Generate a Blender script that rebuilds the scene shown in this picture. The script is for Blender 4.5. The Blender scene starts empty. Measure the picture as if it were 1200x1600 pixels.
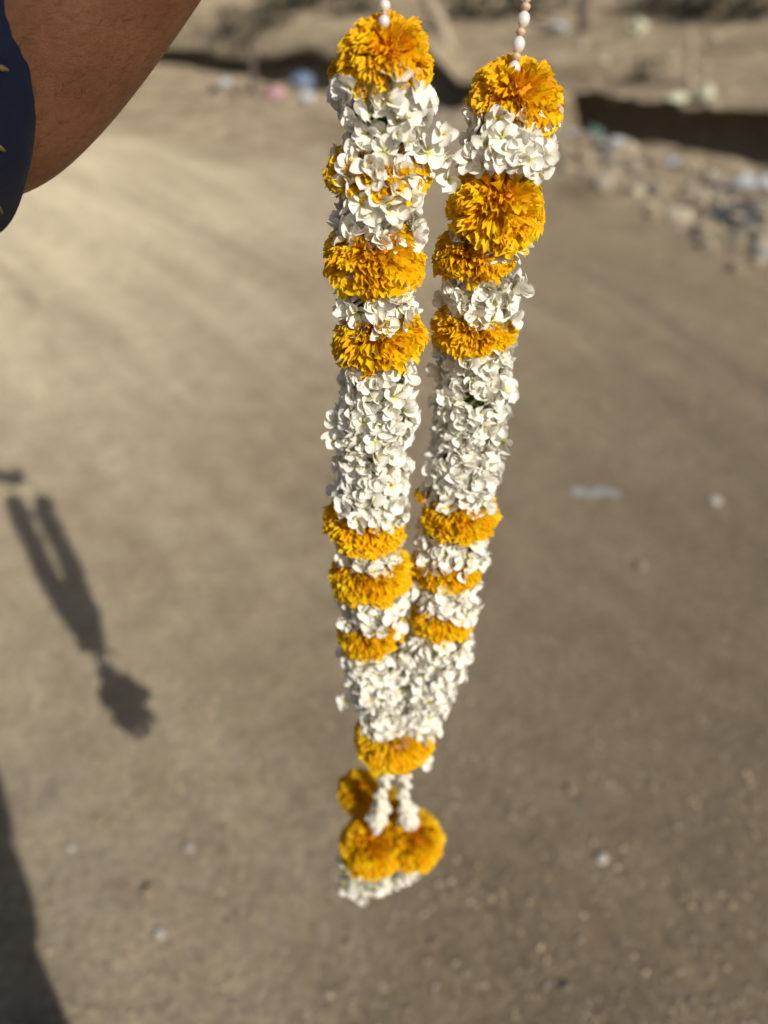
import bpy, bmesh, math, random
import numpy as np
from mathutils import Vector, Matrix, noise as mnoise

random.seed(7)
rng = np.random.default_rng(7)
S = bpy.context.scene
C = S.collection
R = math.radians

# ------------------------------------------------------------------ camera, sky, sun, exposure
PITCH, H, F = R(35.0), 1.5, 1202.0            # camera tilt below the horizon, height, focal length in photo pixels
CP, SP = math.cos(PITCH), math.sin(PITCH)
cam_d = bpy.data.cameras.new('camera')
cam = bpy.data.objects.new('camera', cam_d); C.objects.link(cam)
cam.location = (0, 0, H); cam.rotation_euler = (R(90) - PITCH, 0, 0)
cam_d.sensor_fit = 'VERTICAL'; cam_d.sensor_height = 34.6
cam_d.lens = 34.6 * F / 1600.0
cam_d.clip_start = 0.02; cam_d.clip_end = 1500
cam_d.dof.use_dof = True; cam_d.dof.focus_distance = 0.50
cam_d.dof.aperture_fstop = cam_d.lens / 10.2
S.camera = cam

SUN_EL = R(34.6)
sun_dir = Vector((0.608 * math.cos(SUN_EL), -0.794 * math.cos(SUN_EL), math.sin(SUN_EL)))   # towards the sun
world = bpy.data.worlds.new('World'); S.world = world; world.use_nodes = True
nt = world.node_tree; nt.nodes.clear()
sky = nt.nodes.new('ShaderNodeTexSky'); sky.sky_type = 'NISHITA'; sky.sun_disc = False
sky.sun_elevation = SUN_EL; sky.sun_rotation = math.atan2(sun_dir.x, sun_dir.y)
sky.dust_density = 2.5; sky.air_density = 1.0
bg = nt.nodes.new('ShaderNodeBackground'); bg.inputs['Strength'].default_value = 0.075
wo = nt.nodes.new('ShaderNodeOutputWorld')
nt.links.new(sky.outputs[0], bg.inputs[0]); nt.links.new(bg.outputs[0], wo.inputs[0])
sl = bpy.data.lights.new('sun', 'SUN'); sl.energy = 4.0; sl.angle = R(0.5); sl.color = (1.0, 0.95, 0.865)
so = bpy.data.objects.new('sun', sl); C.objects.link(so)
so.rotation_euler = sun_dir.to_track_quat('Z', 'Y').to_euler(); so.location = sun_dir * 30
S.view_settings.view_transform = 'Standard'; S.view_settings.look = 'None'
S.view_settings.exposure = 0.0; S.view_settings.gamma = 1.0; S.view_settings.use_curve_mapping = False
S.render.engine = 'CYCLES'; S.cycles.max_bounces = 8; S.cycles.transmission_bounces = 4
S.cycles.use_denoising = True

# ------------------------------------------------------------------ helpers
def smooth(a, b, x):
    t = max(0.0, min(1.0, (x - a) / (b - a))); return t * t * (3 - 2 * t)

def unproj(px, py, z):
    x = (px - 600) / F; y = (py - 800) / F
    return Vector((x * z, z * (CP - y * SP), H - z * (SP + y * CP)))

def ray(px, py):
    x = (px - 600) / F; y = (py - 800) / F
    return Vector((x, CP - y * SP, -(SP + y * CP)))

def mesh_data(name, verts, faces, attrs=None, smooth_sh=True):
    me = bpy.data.meshes.new(name)
    me.from_pydata([tuple(v) for v in verts], [], [tuple(f) for f in faces])
    if attrs:
        for k, vals in attrs.items():
            a = me.attributes.new(k, 'FLOAT', 'POINT'); a.data.foreach_set('value', np.asarray(vals, dtype=np.float32))
    if smooth_sh:
        me.polygons.foreach_set('use_smooth', [True] * len(me.polygons))
    me.update()
    return me

def link(name, me, mat=None, parent=None, loc=None, M=None):
    o = bpy.data.objects.new(name, me); C.objects.link(o)
    if mat is not None and me is not None and len(me.materials) == 0: me.materials.append(mat)
    if parent is not None: o.parent = parent
    if loc is not None: o.location = loc
    if M is not None: o.matrix_basis = M
    return o

def empty(name, loc):
    o = bpy.data.objects.new(name, None); C.objects.link(o); o.location = loc; o.empty_display_size = 0.05
    return o

def tag(o, label=None, cat=None, group=None, kind=None):
    if label: o['label'] = label
    if cat: o['category'] = cat
    if group: o['group'] = group
    if kind: o['kind'] = kind
    return o

def frame_z(z, hint=None):
    z = Vector(z).normalized()
    h = Vector(hint) if hint is not None else Vector((0.31, 0.87, 0.2))
    x = h - z * h.dot(z)
    if x.length < 1e-4: x = Vector((1, 0, 0)) - z * z.x
    x.normalize(); y = z.cross(x)
    return Matrix((x, y, z)).transposed().to_4x4()

def tube(pts, rad, sides=10, caps=True):
    pts = [Vector(p) for p in pts]; n = len(pts)
    rr = rad if hasattr(rad, '__len__') else [rad] * n
    vs, fs = [], []
    hint = None
    for i in range(n):
        d = (pts[min(i + 1, n - 1)] - pts[max(i - 1, 0)]).normalized()
        M = frame_z(d, hint); hint = M.to_3x3() @ Vector((1, 0, 0))
        for k in range(sides):
            a = 2 * math.pi * k / sides
            vs.append(pts[i] + (M.to_3x3() @ Vector((math.cos(a) * rr[i], math.sin(a) * rr[i], 0))))
    for i in range(n - 1):
        for k in range(sides):
            a = i * sides + k; b = i * sides + (k + 1) % sides
            fs.append((a, b, b + sides, a + sides))
    if caps:
        fs.append(tuple(range(sides - 1, -1, -1))); fs.append(tuple((n - 1) * sides + k for k in range(sides)))
    return vs, fs

def join(parts):
    vs, fs, off = [], [], 0
    for v, f in parts:
        vs += list(v); fs += [tuple(i + off for i in q) for q in f]; off += len(v)
    return vs, fs

def ellipsoid(nu=12, nv=8):
    vs = [(0, 0, 1)]
    for j in range(1, nv):
        t = math.pi * j / nv
        for i in range(nu):
            a = 2 * math.pi * i / nu
            vs.append((math.sin(t) * math.cos(a), math.sin(t) * math.sin(a), math.cos(t)))
    vs.append((0, 0, -1)); fs = []
    for i in range(nu): fs.append((0, 1 + i, 1 + (i + 1) % nu))
    for j in range(nv - 2):
        for i in range(nu):
            a = 1 + j * nu + i; b = 1 + j * nu + (i + 1) % nu
            fs.append((a, a + nu, b + nu, b))
    l = len(vs) - 1; o = 1 + (nv - 2) * nu
    for i in range(nu): fs.append((l, o + (i + 1) % nu, o + i))
    return vs, fs

def catmull(pts, n):
    pts = [Vector(p) for p in pts]; out = []
    P = [pts[0] * 2 - pts[1]] + pts + [pts[-1] * 2 - pts[-2]]
    for i in range(1, len(P) - 2):
        for k in range(n):
            t = k / n
            a, b, c, d = P[i - 1], P[i], P[i + 1], P[i + 2]
            out.append(0.5 * ((2 * b) + (c - a) * t + (2 * a - 5 * b + 4 * c - d) * t * t + (3 * b - a - 3 * c + d) * t ** 3))
    out.append(pts[-1]); return out

# ------------------------------------------------------------------ materials
class NT:
    def __init__(s, name):
        s.m = bpy.data.materials.new(name); s.m.use_nodes = True; s.t = s.m.node_tree; s.t.nodes.clear()
        s.out = s.n('ShaderNodeOutputMaterial')
    def n(s, typ, **kw):
        x = s.t.nodes.new(typ)
        for k, v in kw.items(): setattr(x, k, v)
        return x
    def l(s, a, b): s.t.links.new(a, b)
    def val(s, node, key, v):
        node.inputs[key].default_value = v; return node
    def ramp(s, src, stops):
        r = s.n('ShaderNodeValToRGB'); e = r.color_ramp.elements
        while len(e) < len(stops): e.new(0.5)
        for el, (p, c) in zip(e, stops): el.position = p; el.color = (*c, 1) if len(c) == 3 else c
        s.l(src, r.inputs[0]); return r.outputs[0]
    def noise(s, scale, detail=4, rough=0.55, vec=None, out='Fac'):
        x = s.n('ShaderNodeTexNoise'); x.inputs['Scale'].default_value = scale
        x.inputs['Detail'].default_value = detail; x.inputs['Roughness'].default_value = rough
        if vec is not None: s.l(vec, x.inputs['Vector'])
        return x.outputs[out]
    def attr(s, name):
        a = s.n('ShaderNodeAttribute'); a.attribute_name = name; return a.outputs['Fac']
    def mixc(s, fac, a, b, mode='MIX'):
        m = s.n('ShaderNodeMix', data_type='RGBA', blend_type=mode)
        for sock, v in ((m.inputs[0], fac), (m.inputs[6], a), (m.inputs[7], b)):
            if hasattr(v, 'links') or isinstance(v, bpy.types.NodeSocket): s.l(v, sock)
            else: sock.default_value = (*v, 1) if hasattr(v, '__len__') and len(v) == 3 else v
        return m.outputs[2]
    def math(s, op, a, b=0.0):
        m = s.n('ShaderNodeMath', operation=op)
        for i, v in enumerate((a, b)):
            if isinstance(v, bpy.types.NodeSocket): s.l(v, m.inputs[i])
            else: m.inputs[i].default_value = v
        return m.outputs[0]
    def bump(s, h, strength, dist):
        b = s.n('ShaderNodeBump'); b.inputs['Strength'].default_value = strength; b.inputs['Distance'].default_value = dist
        s.l(h, b.inputs['Height']); return b.outputs[0]
    def principled(s, col, rough=0.8, normal=None, **kw):
        p = s.n('ShaderNodeBsdfPrincipled')
        if isinstance(col, bpy.types.NodeSocket): s.l(col, p.inputs['Base Color'])
        else: p.inputs['Base Color'].default_value = (*col, 1)
        p.inputs['Roughness'].default_value = rough
        for k, v in kw.items(): p.inputs[k.replace('_', ' ')].default_value = v
        if normal is not None: s.l(normal, p.inputs['Normal'])
        return p.outputs[0]
    def surf(s, sh): s.l(sh, s.out.inputs['Surface']); return s.m
    def obj(s): return s.n('ShaderNodeTexCoord').outputs['Object']
    def pos(s): return s.n('ShaderNodeNewGeometry').outputs['Position']

def simple(name, col, rough=0.8, var=0.25, scale=20, bump=0.3, bdist=0.003, **kw):
    t = NT(name); n = t.noise(scale, 5, 0.6, t.obj())
    lo = tuple(c * (1 - var) for c in col); hi = tuple(min(1, c * (1 + var)) for c in col)
    c = t.ramp(n, [(0.3, lo), (0.7, hi)])
    nb = t.bump(t.noise(scale * 4, 4, 0.6, t.obj()), bump, bdist)
    return t.surf(t.principled(c, rough, nb, **kw))

def petal_mat(name, color_fn, transl, rough=0.5, spec=0.25, tcol=None, bscale=900):
    t = NT(name); col = color_fn(t)
    nb = t.bump(t.noise(bscale, 2, 0.5, t.obj()), 0.25, 0.0004)
    p = t.principled(col, rough, nb, Specular_IOR_Level=spec)
    tr = t.n('ShaderNodeBsdfTranslucent')
    if tcol: tr.inputs['Color'].default_value = (*tcol, 1)
    else: t.l(col, tr.inputs['Color'])
    mx = t.n('ShaderNodeMixShader'); mx.inputs[0].default_value = transl
    t.l(p, mx.inputs[1]); t.l(tr.outputs[0], mx.inputs[2])
    return t.surf(mx.outputs[0])

def white_fn(t):
    base = t.ramp(t.attr('along'), [(0.0, (0.62, 0.58, 0.12)), (0.16, (0.80, 0.76, 0.42)), (0.34, (0.91, 0.89, 0.80)), (1.0, (0.92, 0.905, 0.83))])
    oi = t.n('ShaderNodeObjectInfo').outputs['Random']
    n = t.noise(160, 3, 0.5, t.pos())
    c = t.mixc(t.ramp(n, [(0.55, (0, 0, 0)), (0.8, (0.4, 0.4, 0.4))]), base, (0.74, 0.68, 0.52))
    br = t.math('MULTIPLY', t.ramp(t.attr('along'), [(0.70, (0, 0, 0)), (1.0, (1, 1, 1))]), t.ramp(t.noise(75, 4, 0.7, t.pos()), [(0.56, (0, 0, 0)), (0.72, (0.75, 0.75, 0.75))]))
    c = t.mixc(br, c, (0.50, 0.36, 0.18))
    return t.mixc(t.math('MULTIPLY', oi, 0.18), c, (0.83, 0.78, 0.64))
M_white = petal_mat('white_petal', white_fn, 0.16, 0.42, 0.3)

def gold_fn(t):
    tone = t.attr('tone'); al = t.attr('along')
    a = t.ramp(tone, [(0.0, (0.94, 0.50, 0.004)), (0.5, (0.96, 0.625, 0.006)), (1.0, (0.96, 0.74, 0.012))])
    return t.mixc(t.ramp(al, [(0.3, (1, 1, 1)), (0.8, (0, 0, 0))]), a, (0.90, 0.42, 0.003))
M_gold = petal_mat('marigold_petal', gold_fn, 0.36, 0.55, 0.2)
def orange_fn(t):
    tone = t.attr('tone'); al = t.attr('along')
    a = t.ramp(tone, [(0.0, (0.92, 0.48, 0.003)), (1.0, (0.94, 0.64, 0.006))])
    return t.mixc(t.ramp(al, [(0.3, (1, 1, 1)), (0.8, (0, 0, 0))]), a, (0.90, 0.39, 0.002))
M_orange = petal_mat('marigold_heart', orange_fn, 0.36, 0.55, 0.2)
M_throat = simple('blossom_throat', (0.52, 0.56, 0.22), 0.5, 0.2, 300, 0.2, 0.0005)
M_core = simple('stem_core', (0.10, 0.13, 0.045), 0.8, 0.5, 150, 0.6, 0.002)
M_bud = petal_mat('bud', lambda t: t.ramp(t.noise(220, 3, 0.5, t.pos()), [(0.3, (0.80, 0.74, 0.58)), (0.7, (0.83, 0.80, 0.71))]), 0.15, 0.5, 0.3)
tt = NT('pearl'); M_pearl = tt.surf(tt.principled((0.82, 0.76, 0.70), 0.18, None, Coat_Weight=0.6, Coat_Roughness=0.1, Metallic=0.15))
M_brass = simple('spacer_bead', (0.58, 0.42, 0.27), 0.4, 0.2, 400, 0.1, 0.0003)
M_thread = simple('thread', (0.70, 0.62, 0.50), 0.9, 0.2, 900)

def skin_mat():
    t = NT('skin'); ob = t.pos()
    n1 = t.noise(28, 5, 0.6, ob); n2 = t.noise(260, 4, 0.65, ob)
    c = t.ramp(n1, [(0.36, (0.45, 0.205, 0.092)), (0.64, (0.60, 0.29, 0.15))])
    c = t.mixc(t.ramp(n2, [(0.42, (0, 0, 0)), (0.75, (0.55, 0.55, 0.55))]), c, (0.34, 0.15, 0.072))
    # crease net, stretched across the arm
    mp = t.n('ShaderNodeMapping'); mp.inputs['Rotation'].default_value = (0, R(40), 0); mp.inputs['Scale'].default_value = (1, 1, 2.2)
    t.l(ob, mp.inputs['Vector'])
    v = t.n('ShaderNodeTexVoronoi', feature='DISTANCE_TO_EDGE'); v.inputs['Scale'].default_value = 420; t.l(mp.outputs[0], v.inputs['Vector'])
    w = t.noise(45, 5, 0.7, mp.outputs[0])
    hgt = t.math('ADD', t.math('MULTIPLY', t.math('MINIMUM', v.outputs['Distance'], 0.2), 1.2), t.math('MULTIPLY', w, 1.6))
    return t.surf(t.principled(c, 0.52, t.bump(hgt, 0.6, 0.0016), Subsurface_Weight=0.12, Subsurface_Scale=0.006, Specular_IOR_Level=0.4))
M_skin = skin_mat()

def cloth_mat(name, a, b):
    t = NT(name); ob = t.pos()
    w1 = t.n('ShaderNodeTexWave', wave_type='BANDS', bands_direction='Z'); w1.inputs['Scale'].default_value = 380; t.l(ob, w1.inputs['Vector'])
    w2 = t.n('ShaderNodeTexWave', wave_type='BANDS', bands_direction='X'); w2.inputs['Scale'].default_value = 380; t.l(ob, w2.inputs['Vector'])
    c = t.ramp(t.noise(40, 5, 0.6, ob), [(0.3, a), (0.7, b)])
    hgt = t.math('ADD', t.math('ADD', w1.outputs['Fac'], w2.outputs['Fac']), t.math('MULTIPLY', t.noise(30, 3, 0.5, ob), 6))
    return t.surf(t.principled(c, 0.85, t.bump(hgt, 0.4, 0.0012), Sheen_Weight=0.15))
M_navy = cloth_mat('navy_cloth', (0.008, 0.017, 0.052), (0.014, 0.028, 0.08))
M_grey = cloth_mat('grey_cloth', (0.10, 0.10, 0.11), (0.15, 0.15, 0.16))
M_dark = cloth_mat('dark_cloth', (0.02, 0.02, 0.025), (0.035, 0.035, 0.04))
M_yellow = simple('yellow_stitch', (0.42, 0.36, 0.12), 0.8, 0.2, 800)
M_hair = simple('hair', (0.012, 0.010, 0.009), 0.45, 0.3, 300)
M_armhair = simple('arm_hair', (0.07, 0.030, 0.016), 0.5, 0.3, 300)
M_eye = simple('eye', (0.75, 0.73, 0.70), 0.15, 0.1, 100, 0.0)
M_shoe = simple('shoe', (0.05, 0.03, 0.02), 0.5)
M_black = simple('black_plastic', (0.015, 0.015, 0.017), 0.3, 0.2, 60, 0.05)
M_canvas = petal_mat('canvas', lambda t: t.ramp(t.noise(9, 4, 0.6, t.pos()), [(0.3, (0.78, 0.47, 0.29)), (0.7, (0.83, 0.53, 0.34))]), 0.72, 0.9, 0.1)  # cloth of the added canopy, translucent and warm to light the shaded arm
M_pole = simple('painted_pole', (0.5, 0.5, 0.48), 0.5)

def ground_mat():
    t = NT('ground'); P = t.pos()
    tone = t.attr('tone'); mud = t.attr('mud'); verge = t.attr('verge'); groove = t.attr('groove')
    mp = t.n('ShaderNodeMapping'); mp.vector_type = 'TEXTURE'; mp.inputs['Rotation'].default_value = (0, 0, R(34)); mp.inputs['Scale'].default_value = (0.34, 2.6, 1)
    t.l(P, mp.inputs['Vector'])
    big = t.noise(0.9, 6, 0.62, mp.outputs[0]); mid = t.noise(8.0, 7, 0.7, P); fine = t.noise(48, 6, 0.75, P); tiny = t.noise(230, 4, 0.7, P)
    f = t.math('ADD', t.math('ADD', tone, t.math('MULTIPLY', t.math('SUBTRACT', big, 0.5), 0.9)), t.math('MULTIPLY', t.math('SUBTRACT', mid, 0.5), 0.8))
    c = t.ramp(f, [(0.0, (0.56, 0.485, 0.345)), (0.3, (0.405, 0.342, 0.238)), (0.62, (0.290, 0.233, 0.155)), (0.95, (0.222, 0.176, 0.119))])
    g = t.ramp(t.math('ADD', t.math('MULTIPLY', fine, 0.6), t.math('MULTIPLY', tiny, 0.4)), [(0.30, (0.42, 0.41, 0.41)), (0.5, (1, 1, 1)), (0.68, (1.45, 1.45, 1.48))])
    c = t.mixc(1.0, c, g, 'MULTIPLY')
    cv = t.ramp(t.noise(3.4, 7, 0.75, P), [(0.32, (0.19, 0.150, 0.10)), (0.5, (0.345, 0.28, 0.19)), (0.70, (0.50, 0.42, 0.295))])
    cf = t.ramp(t.noise(0.55, 5, 0.7, P), [(0.34, (0.58, 0.55, 0.52)), (0.62, (1.0, 1.0, 1.0))]); cv = t.mixc(1.0, cv, cf, 'MULTIPLY')
    c = t.mixc(verge, c, t.mixc(1.0, cv, g, 'MULTIPLY'))
    c = t.mixc(groove, c, (0.20, 0.165, 0.125))
    c = t.mixc(mud, c, (0.23, 0.18, 0.115))
    hgt = t.math('ADD', t.math('MULTIPLY', fine, 1.0), t.math('ADD', t.math('MULTIPLY', tiny, 0.35), t.math('MULTIPLY', mid, 2.0)))
    d = t.n('ShaderNodeBsdfDiffuse'); d.inputs['Roughness'].default_value = 1.0
    t.l(c, d.inputs['Color']); t.l(t.bump(hgt, 0.7, 0.02), d.inputs['Normal'])
    return t.surf(d.outputs[0])
M_ground = ground_mat()
M_stone = [simple('stone_' + n, c, 0.9, 0.35, 14, 0.7, 0.008) for n, c in (('tan', (0.44, 0.36, 0.24)), ('grey', (0.29, 0.255, 0.205)), ('pale', (0.72, 0.69, 0.60)), ('brown', (0.27, 0.20, 0.14)), ('cream', (0.52, 0.45, 0.33)))]
M_bag = {n: simple('bag_' + n, c, 0.35, 0.12, 10, 0.4, 0.01) for n, c in (('white', (0.52, 0.52, 0.51)), ('green', (0.09, 0.16, 0.12)), ('pink', (0.62, 0.34, 0.36)), ('blue', (0.16, 0.22, 0.33)), ('cream', (0.60, 0.60, 0.42)), ('black', (0.07, 0.068, 0.056)), ('teal', (0.20, 0.33, 0.33)))}
M_wood = simple('weathered_wood', (0.36, 0.29, 0.20), 0.9, 0.3, 25)
M_darkleaf = simple('dark_leaf', (0.035, 0.038, 0.022), 0.8, 0.4, 8)  # dark green leaves, with shade put into the colour as well
M_drytwig = simple('dry_twig', (0.10, 0.075, 0.055), 0.9, 0.4, 8)

# ------------------------------------------------------------------ the ground: road, verge, ditch, far bank in one sheet
A2 = Vector((-0.634, 0.774)); N2 = Vector((0.774, 0.634))        # along and across the ditch
def uv_of(x, y): return (x * A2.x + y * A2.y, x * N2.x + y * N2.y)
def xy_of(u, v): return (u * A2.x + v * N2.x, u * A2.y + v * N2.y)
def nz(x, y, s, o=0.0): return mnoise.noise(Vector((x * s + o, y * s - o, o * 0.7)))
def edge1(u): return 7.85 + 0.18 * mnoise.noise(Vector((u * 0.6, 3.1, 0))) + 0.08 * mnoise.noise(Vector((u * 2.1, 9.1, 0)))
def edge2(u): return 10.25 + 0.012 * (6.4 - u) * 4 + 0.22 * mnoise.noise(Vector((u * 0.8, 5.7, 2))) + 0.1 * mnoise.noise(Vector((u * 2.6, 1.7, 4)))
def dmask(u): return 1 - smooth(6.15, 6.4, u) * (1 - smooth(8.1, 8.45, u))
def flat_ray(px, py):
    d = ray(px, py); t = H / -d.z; return (d.x * t, d.y * t)
GROOVES = [([(190, 300), (240, 330), (330, 365), (400, 405), (460, 432), (540, 450)], 0.035, 0.012),
           ([(-20, 405), (20, 435), (52, 470)], 0.03, 0.012), ([(700, 330), (860, 395), (1010, 480), (1210, 620)], 0.06, 0.010), ([(760, 420), (900, 510), (1060, 640), (1210, 790)], 0.05, 0.008), ([(-20, 1030), (30, 1010), (80, 985)], 0.012, 0.008),  # the first of these paints in a piece of cast shadow as a groove
           ([(-20, 1225), (40, 1222), (100, 1226)], 0.010, 0.006)]
GR = [([flat_ray(*p) for p in pts], w, d) for pts, w, d in GROOVES]
def groove(x, y):
    best = 0.0; dep = 0.0
    for pts, w, d in GR:
        for (x0, y0), (x1, y1) in zip(pts, pts[1:]):
            dx, dy = x1 - x0, y1 - y0; t = max(0, min(1, ((x - x0) * dx + (y - y0) * dy) / (dx * dx + dy * dy)))
            q = math.hypot(x - x0 - t * dx, y - y0 - t * dy) / w
            if q < 2.2:
                g = math.exp(-q * q)
                if g > best: best = g; dep = d * g
    return best, dep
def height(x, y):
    u, v = uv_of(x, y)
    z = 0.012 * nz(x, y, 1.3) + 0.007 * nz(x, y, 4.3, 3.0)
    r = math.hypot(x, y)
    if r < 9: z += 0.004 * nz(x, y, 13, 1.7)
    vg = smooth(4.6, 7.2, v + 0.16 * u)
    z += vg * (0.05 * nz(x, y, 1.1, 5) + 0.05 * nz(x, y, 3.1, 7) + 0.02 * nz(x, y, 8.1, 9)); z += 0.50 * smooth(8.6, 9.8, u - .74 * (v - 7.9)) * smooth(9.7, 10.2, v) * (1 - smooth(11.5, 14, v))
    if v > 10:
        z += 0.05 * smooth(9.6, 10.1, v) + 0.2 * smooth(10, 11.2, v) + 0.9 * smooth(11.5, 24, v) + max(0, v - 20) * 0.022
        z += (0.10 * nz(x, y, 0.7, 11) + 0.05 * nz(x, y, 2.3, 13)) * smooth(10, 12, v)
    return z
def spaced(lo, hi, d0, grow, far):
    out = list(np.arange(lo, hi, d0)); s = d0; x = hi
    while x < far: out.append(x); s *= grow; x += s
    out.append(far); s = d0; x = lo; pre = []
    while x > -far: s *= grow; x -= s; pre.append(x)
    return pre[::-1] + out
us = spaced(-2.0, 10.0, 0.06, 1.09, 260.0)
DT = [0.0, 0.06, 0.12, 0.25, 0.5, 0.78, 0.98, 1.10, 1.16, 1.15, 1.09, 1.04, 1.0]
DZ = [0.0, -0.22, -0.55, -0.85, -0.92, -0.90, -0.85, -0.65, -0.42, -0.22, -0.09, -0.02, 0.0]
near = list(np.arange(-0.4, 7.4, 0.05)); s = 0.05; x = -0.4; pre = []
while x > -250: s *= 1.15; x -= s; pre.append(x)
near = pre[::-1] + near
far = [0.12, 0.3, 0.55, 0.85]; s = 0.35; x = 0.85
while x < 260: s *= 1.08; x += s; far.append(x)
gv, tone, mudA, vergeA, grooveA = [], [], [], [], []
ncol = len(near) + len(DT) + len(far)
for u in us:
    e1, e2, m = edge1(u), edge2(u), 1.0
    row = []
    for v in near:
        vv = v if v < 6.6 else 6.6 + (v - 6.6) * (e1 - 6.6 - 0.02) / 0.8
        row.append((vv, 0.0, 0.0))
    for t_, dz in zip(DT, DZ):
        m = dmask(u - 0.74 * t_ * (e2 - e1))
        jit = 0.05 * mnoise.noise(Vector((u * 3.0, t_ * 7, 1.0)))
        row.append((e1 + (t_ + (jit if 0 < t_ < 1.0 else 0) * m - max(0, t_ - 1) * (1 - m)) * (e2 - e1), dz * m + jit * m * (0 < t_ < 1), m * (1.0 if 0.04 < t_ and t_ != 1.0 else 0.0) * (1 - .45 * smooth(7.6, 8.6, u - 0.74 * t_ * (e2 - e1)))))
    for dv in far: row.append((e2 + dv, 0.0, 0.0))
    for v, dz, mud in row:
        x, y = xy_of(u, v); g, dep = (0, 0)
        if v < 7 and 0 < y < 12: g, dep = groove(x, y)
        gv.append((x, y, height(x, y) + dz - dep))
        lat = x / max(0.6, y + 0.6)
        lf = 1 - smooth(-0.42, 0.32, lat + 0.12 * nz(x, y, 0.8, 21)); tn = 0.88 - 0.45 * lf - 0.28 * lf * smooth(1.2, 6.0, math.hypot(x, y) + 0.5 * nz(x, y, 0.9, 41)) - 0.20 * (1 - lf) * smooth(1.6, 4.5, math.hypot(x, y))  # brightening away from the sun put into the tone: paler far left
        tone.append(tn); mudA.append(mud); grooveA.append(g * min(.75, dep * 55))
        vergeA.append(smooth(4.4, 6.2, v + 0.16 * u + 0.5 * nz(x, y, 1.0, 31)))
gf = []
for i in range(len(us) - 1):
    for j in range(ncol - 1):
        a = i * ncol + j; gf.append((a, a + 1, a + 1 + ncol, a + ncol))
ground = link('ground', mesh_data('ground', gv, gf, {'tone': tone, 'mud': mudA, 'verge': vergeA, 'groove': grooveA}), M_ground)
tag(ground, 'bare dusty dirt road with a muddy ditch crossing behind it', kind='structure')
from mathutils.bvhtree import BVHTree
GBVH = BVHTree.FromPolygons([Vector(v) for v in gv], gf)
def hit(px, py):
    """the ground point seen at a pixel and its depth; on a steep wall it slips down to the foot"""
    d = ray(px, py); p, n, _, _ = GBVH.ray_cast(Vector((0, 0, H)), d.normalized())
    if abs(n.z) < 0.4:
        if n.dot(d) > 0: n = -n
        q = GBVH.ray_cast(p + Vector((n.x, n.y, 0)) * 0.2, Vector((0, 0, -1)))[0]
        if q is not None: p = q
    return p, p.y * CP - (p.z - H) * SP

# ------------------------------------------------------------------ stones, rubble, litter
ico_cache = {}
def stone_mesh(seed, sub=2, rough=0.35):
    bm = bmesh.new(); bmesh.ops.create_icosphere(bm, subdivisions=sub, radius=1.0)
    for v in bm.verts:
        n = mnoise.noise(v.co * 1.3 + Vector((seed * 3.7, 0, 0))) * rough + mnoise.noise(v.co * 3.1 + Vector((0, seed * 2.3, 0))) * rough * 0.4
        v.co = v.co * (1 + n); v.co.z *= 0.7
    vs = [v.co.copy() for v in bm.verts]; fs = [[v.index for v in f.verts] for f in bm.faces]; bm.free()
    return vs, fs
STV = [stone_mesh(i, 1, 0.6) for i in range(8)]
STM = {}
def stone_inst(i, mat):
    k = (i, mat.name)
    if k not in STM:
        me = mesh_data('stone', *STV[i], smooth_sh=False); me.materials.append(mat); STM[k] = me
    return STM[k]
def put_stone(name, px, py, size, mat, label, cat, group=None):
    p, t = hit(px, py); i = random.randrange(8)
    o = link(name, stone_inst(i, mat)); s = size * t / F * 0.5
    o.scale = (s * random.uniform(0.85, 1.2), s * random.uniform(0.8, 1.1), s * random.uniform(0.8, 1.1))
    o.rotation_euler = (random.uniform(-.3, .3), random.uniform(-.3, .3), random.uniform(0, 6.28)); o.location = (p.x, p.y, p.z + s * 0.25)
    return tag(o, mat.name.split('.')[0].replace('stone_', '') + ' ' + label if group else label, cat, group)

# gravel nobody could count: one joined mesh
parts = []
for k in range(9500):
    px, py = random.uniform(-80, 1280), random.uniform(180, 1680) if random.random() < 0.6 else random.uniform(700, 1680)
    x, y = flat_ray(px, py)
    s = 0.0016 + 0.0042 * random.random() ** 3
    if random.random() < 0.012: s *= 1.7
    if y > 2.5: s *= 2.0
    u, v = uv_of(x, y)
    if v > 7.6: continue
    V, Fc = STV[k % 8]; a = random.uniform(0, 6.28); ca, sa = math.cos(a), math.sin(a); z0 = height(x, y) + s * 0.2
    parts.append(([(x + s * (ca * q.x - sa * q.y), y + s * (sa * q.x + ca * q.y), z0 + s * q.z) for q in V], Fc))
for mi, (mat, sl_) in enumerate(((M_stone[0], slice(0, None, 3)), (M_stone[1], slice(1, None, 3)), (M_stone[3], slice(2, None, 3)))):
    V, Fc = join(parts[sl_])
    tag(link('gravel', mesh_data('gravel', V, Fc, smooth_sh=False), mat), 'loose gravel and grit scattered over the dirt', kind='stuff')

# single pebbles the photograph shows
for (px, py, sz, mi, lab) in (
        (296, 1325, 14, 2, 'small round white pebble on the dirt left of the marigold tassel'),
        (250, 1460, 17, 2, 'white pebble lying alone on the dirt below the round one'),
        (232, 1395, 22, 0, 'flat tan stone between the two white pebbles'),
        (112, 1325, 14, 2, 'pale pebble beside the dark shadow at the lower left'),
        (150, 1285, 16, 0, 'tan pebble just below the tassel shadow'),
        (940, 1343, 18, 2, 'cream pebble on the dirt at the lower right'),
        (890, 1235, 16, 0, 'tan pebble up and left of the cream pebble'),
        (1003, 886, 20, 0, 'knobbly stone with a dark side on the dirt right of the garland'),
        (1118, 785, 17, 2, 'pale stone on the dirt up and right of the knobbly stone'),
        (885, 1543, 16, 1, 'grey pebble near the bottom edge with dark grit beside it'),
        (545, 1475, 14, 0, 'tan pebble on the dirt below the white tassel end')):
    put_stone('pebble', px, py, sz * 1.05, M_stone[mi], lab, 'pebble')

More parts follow.
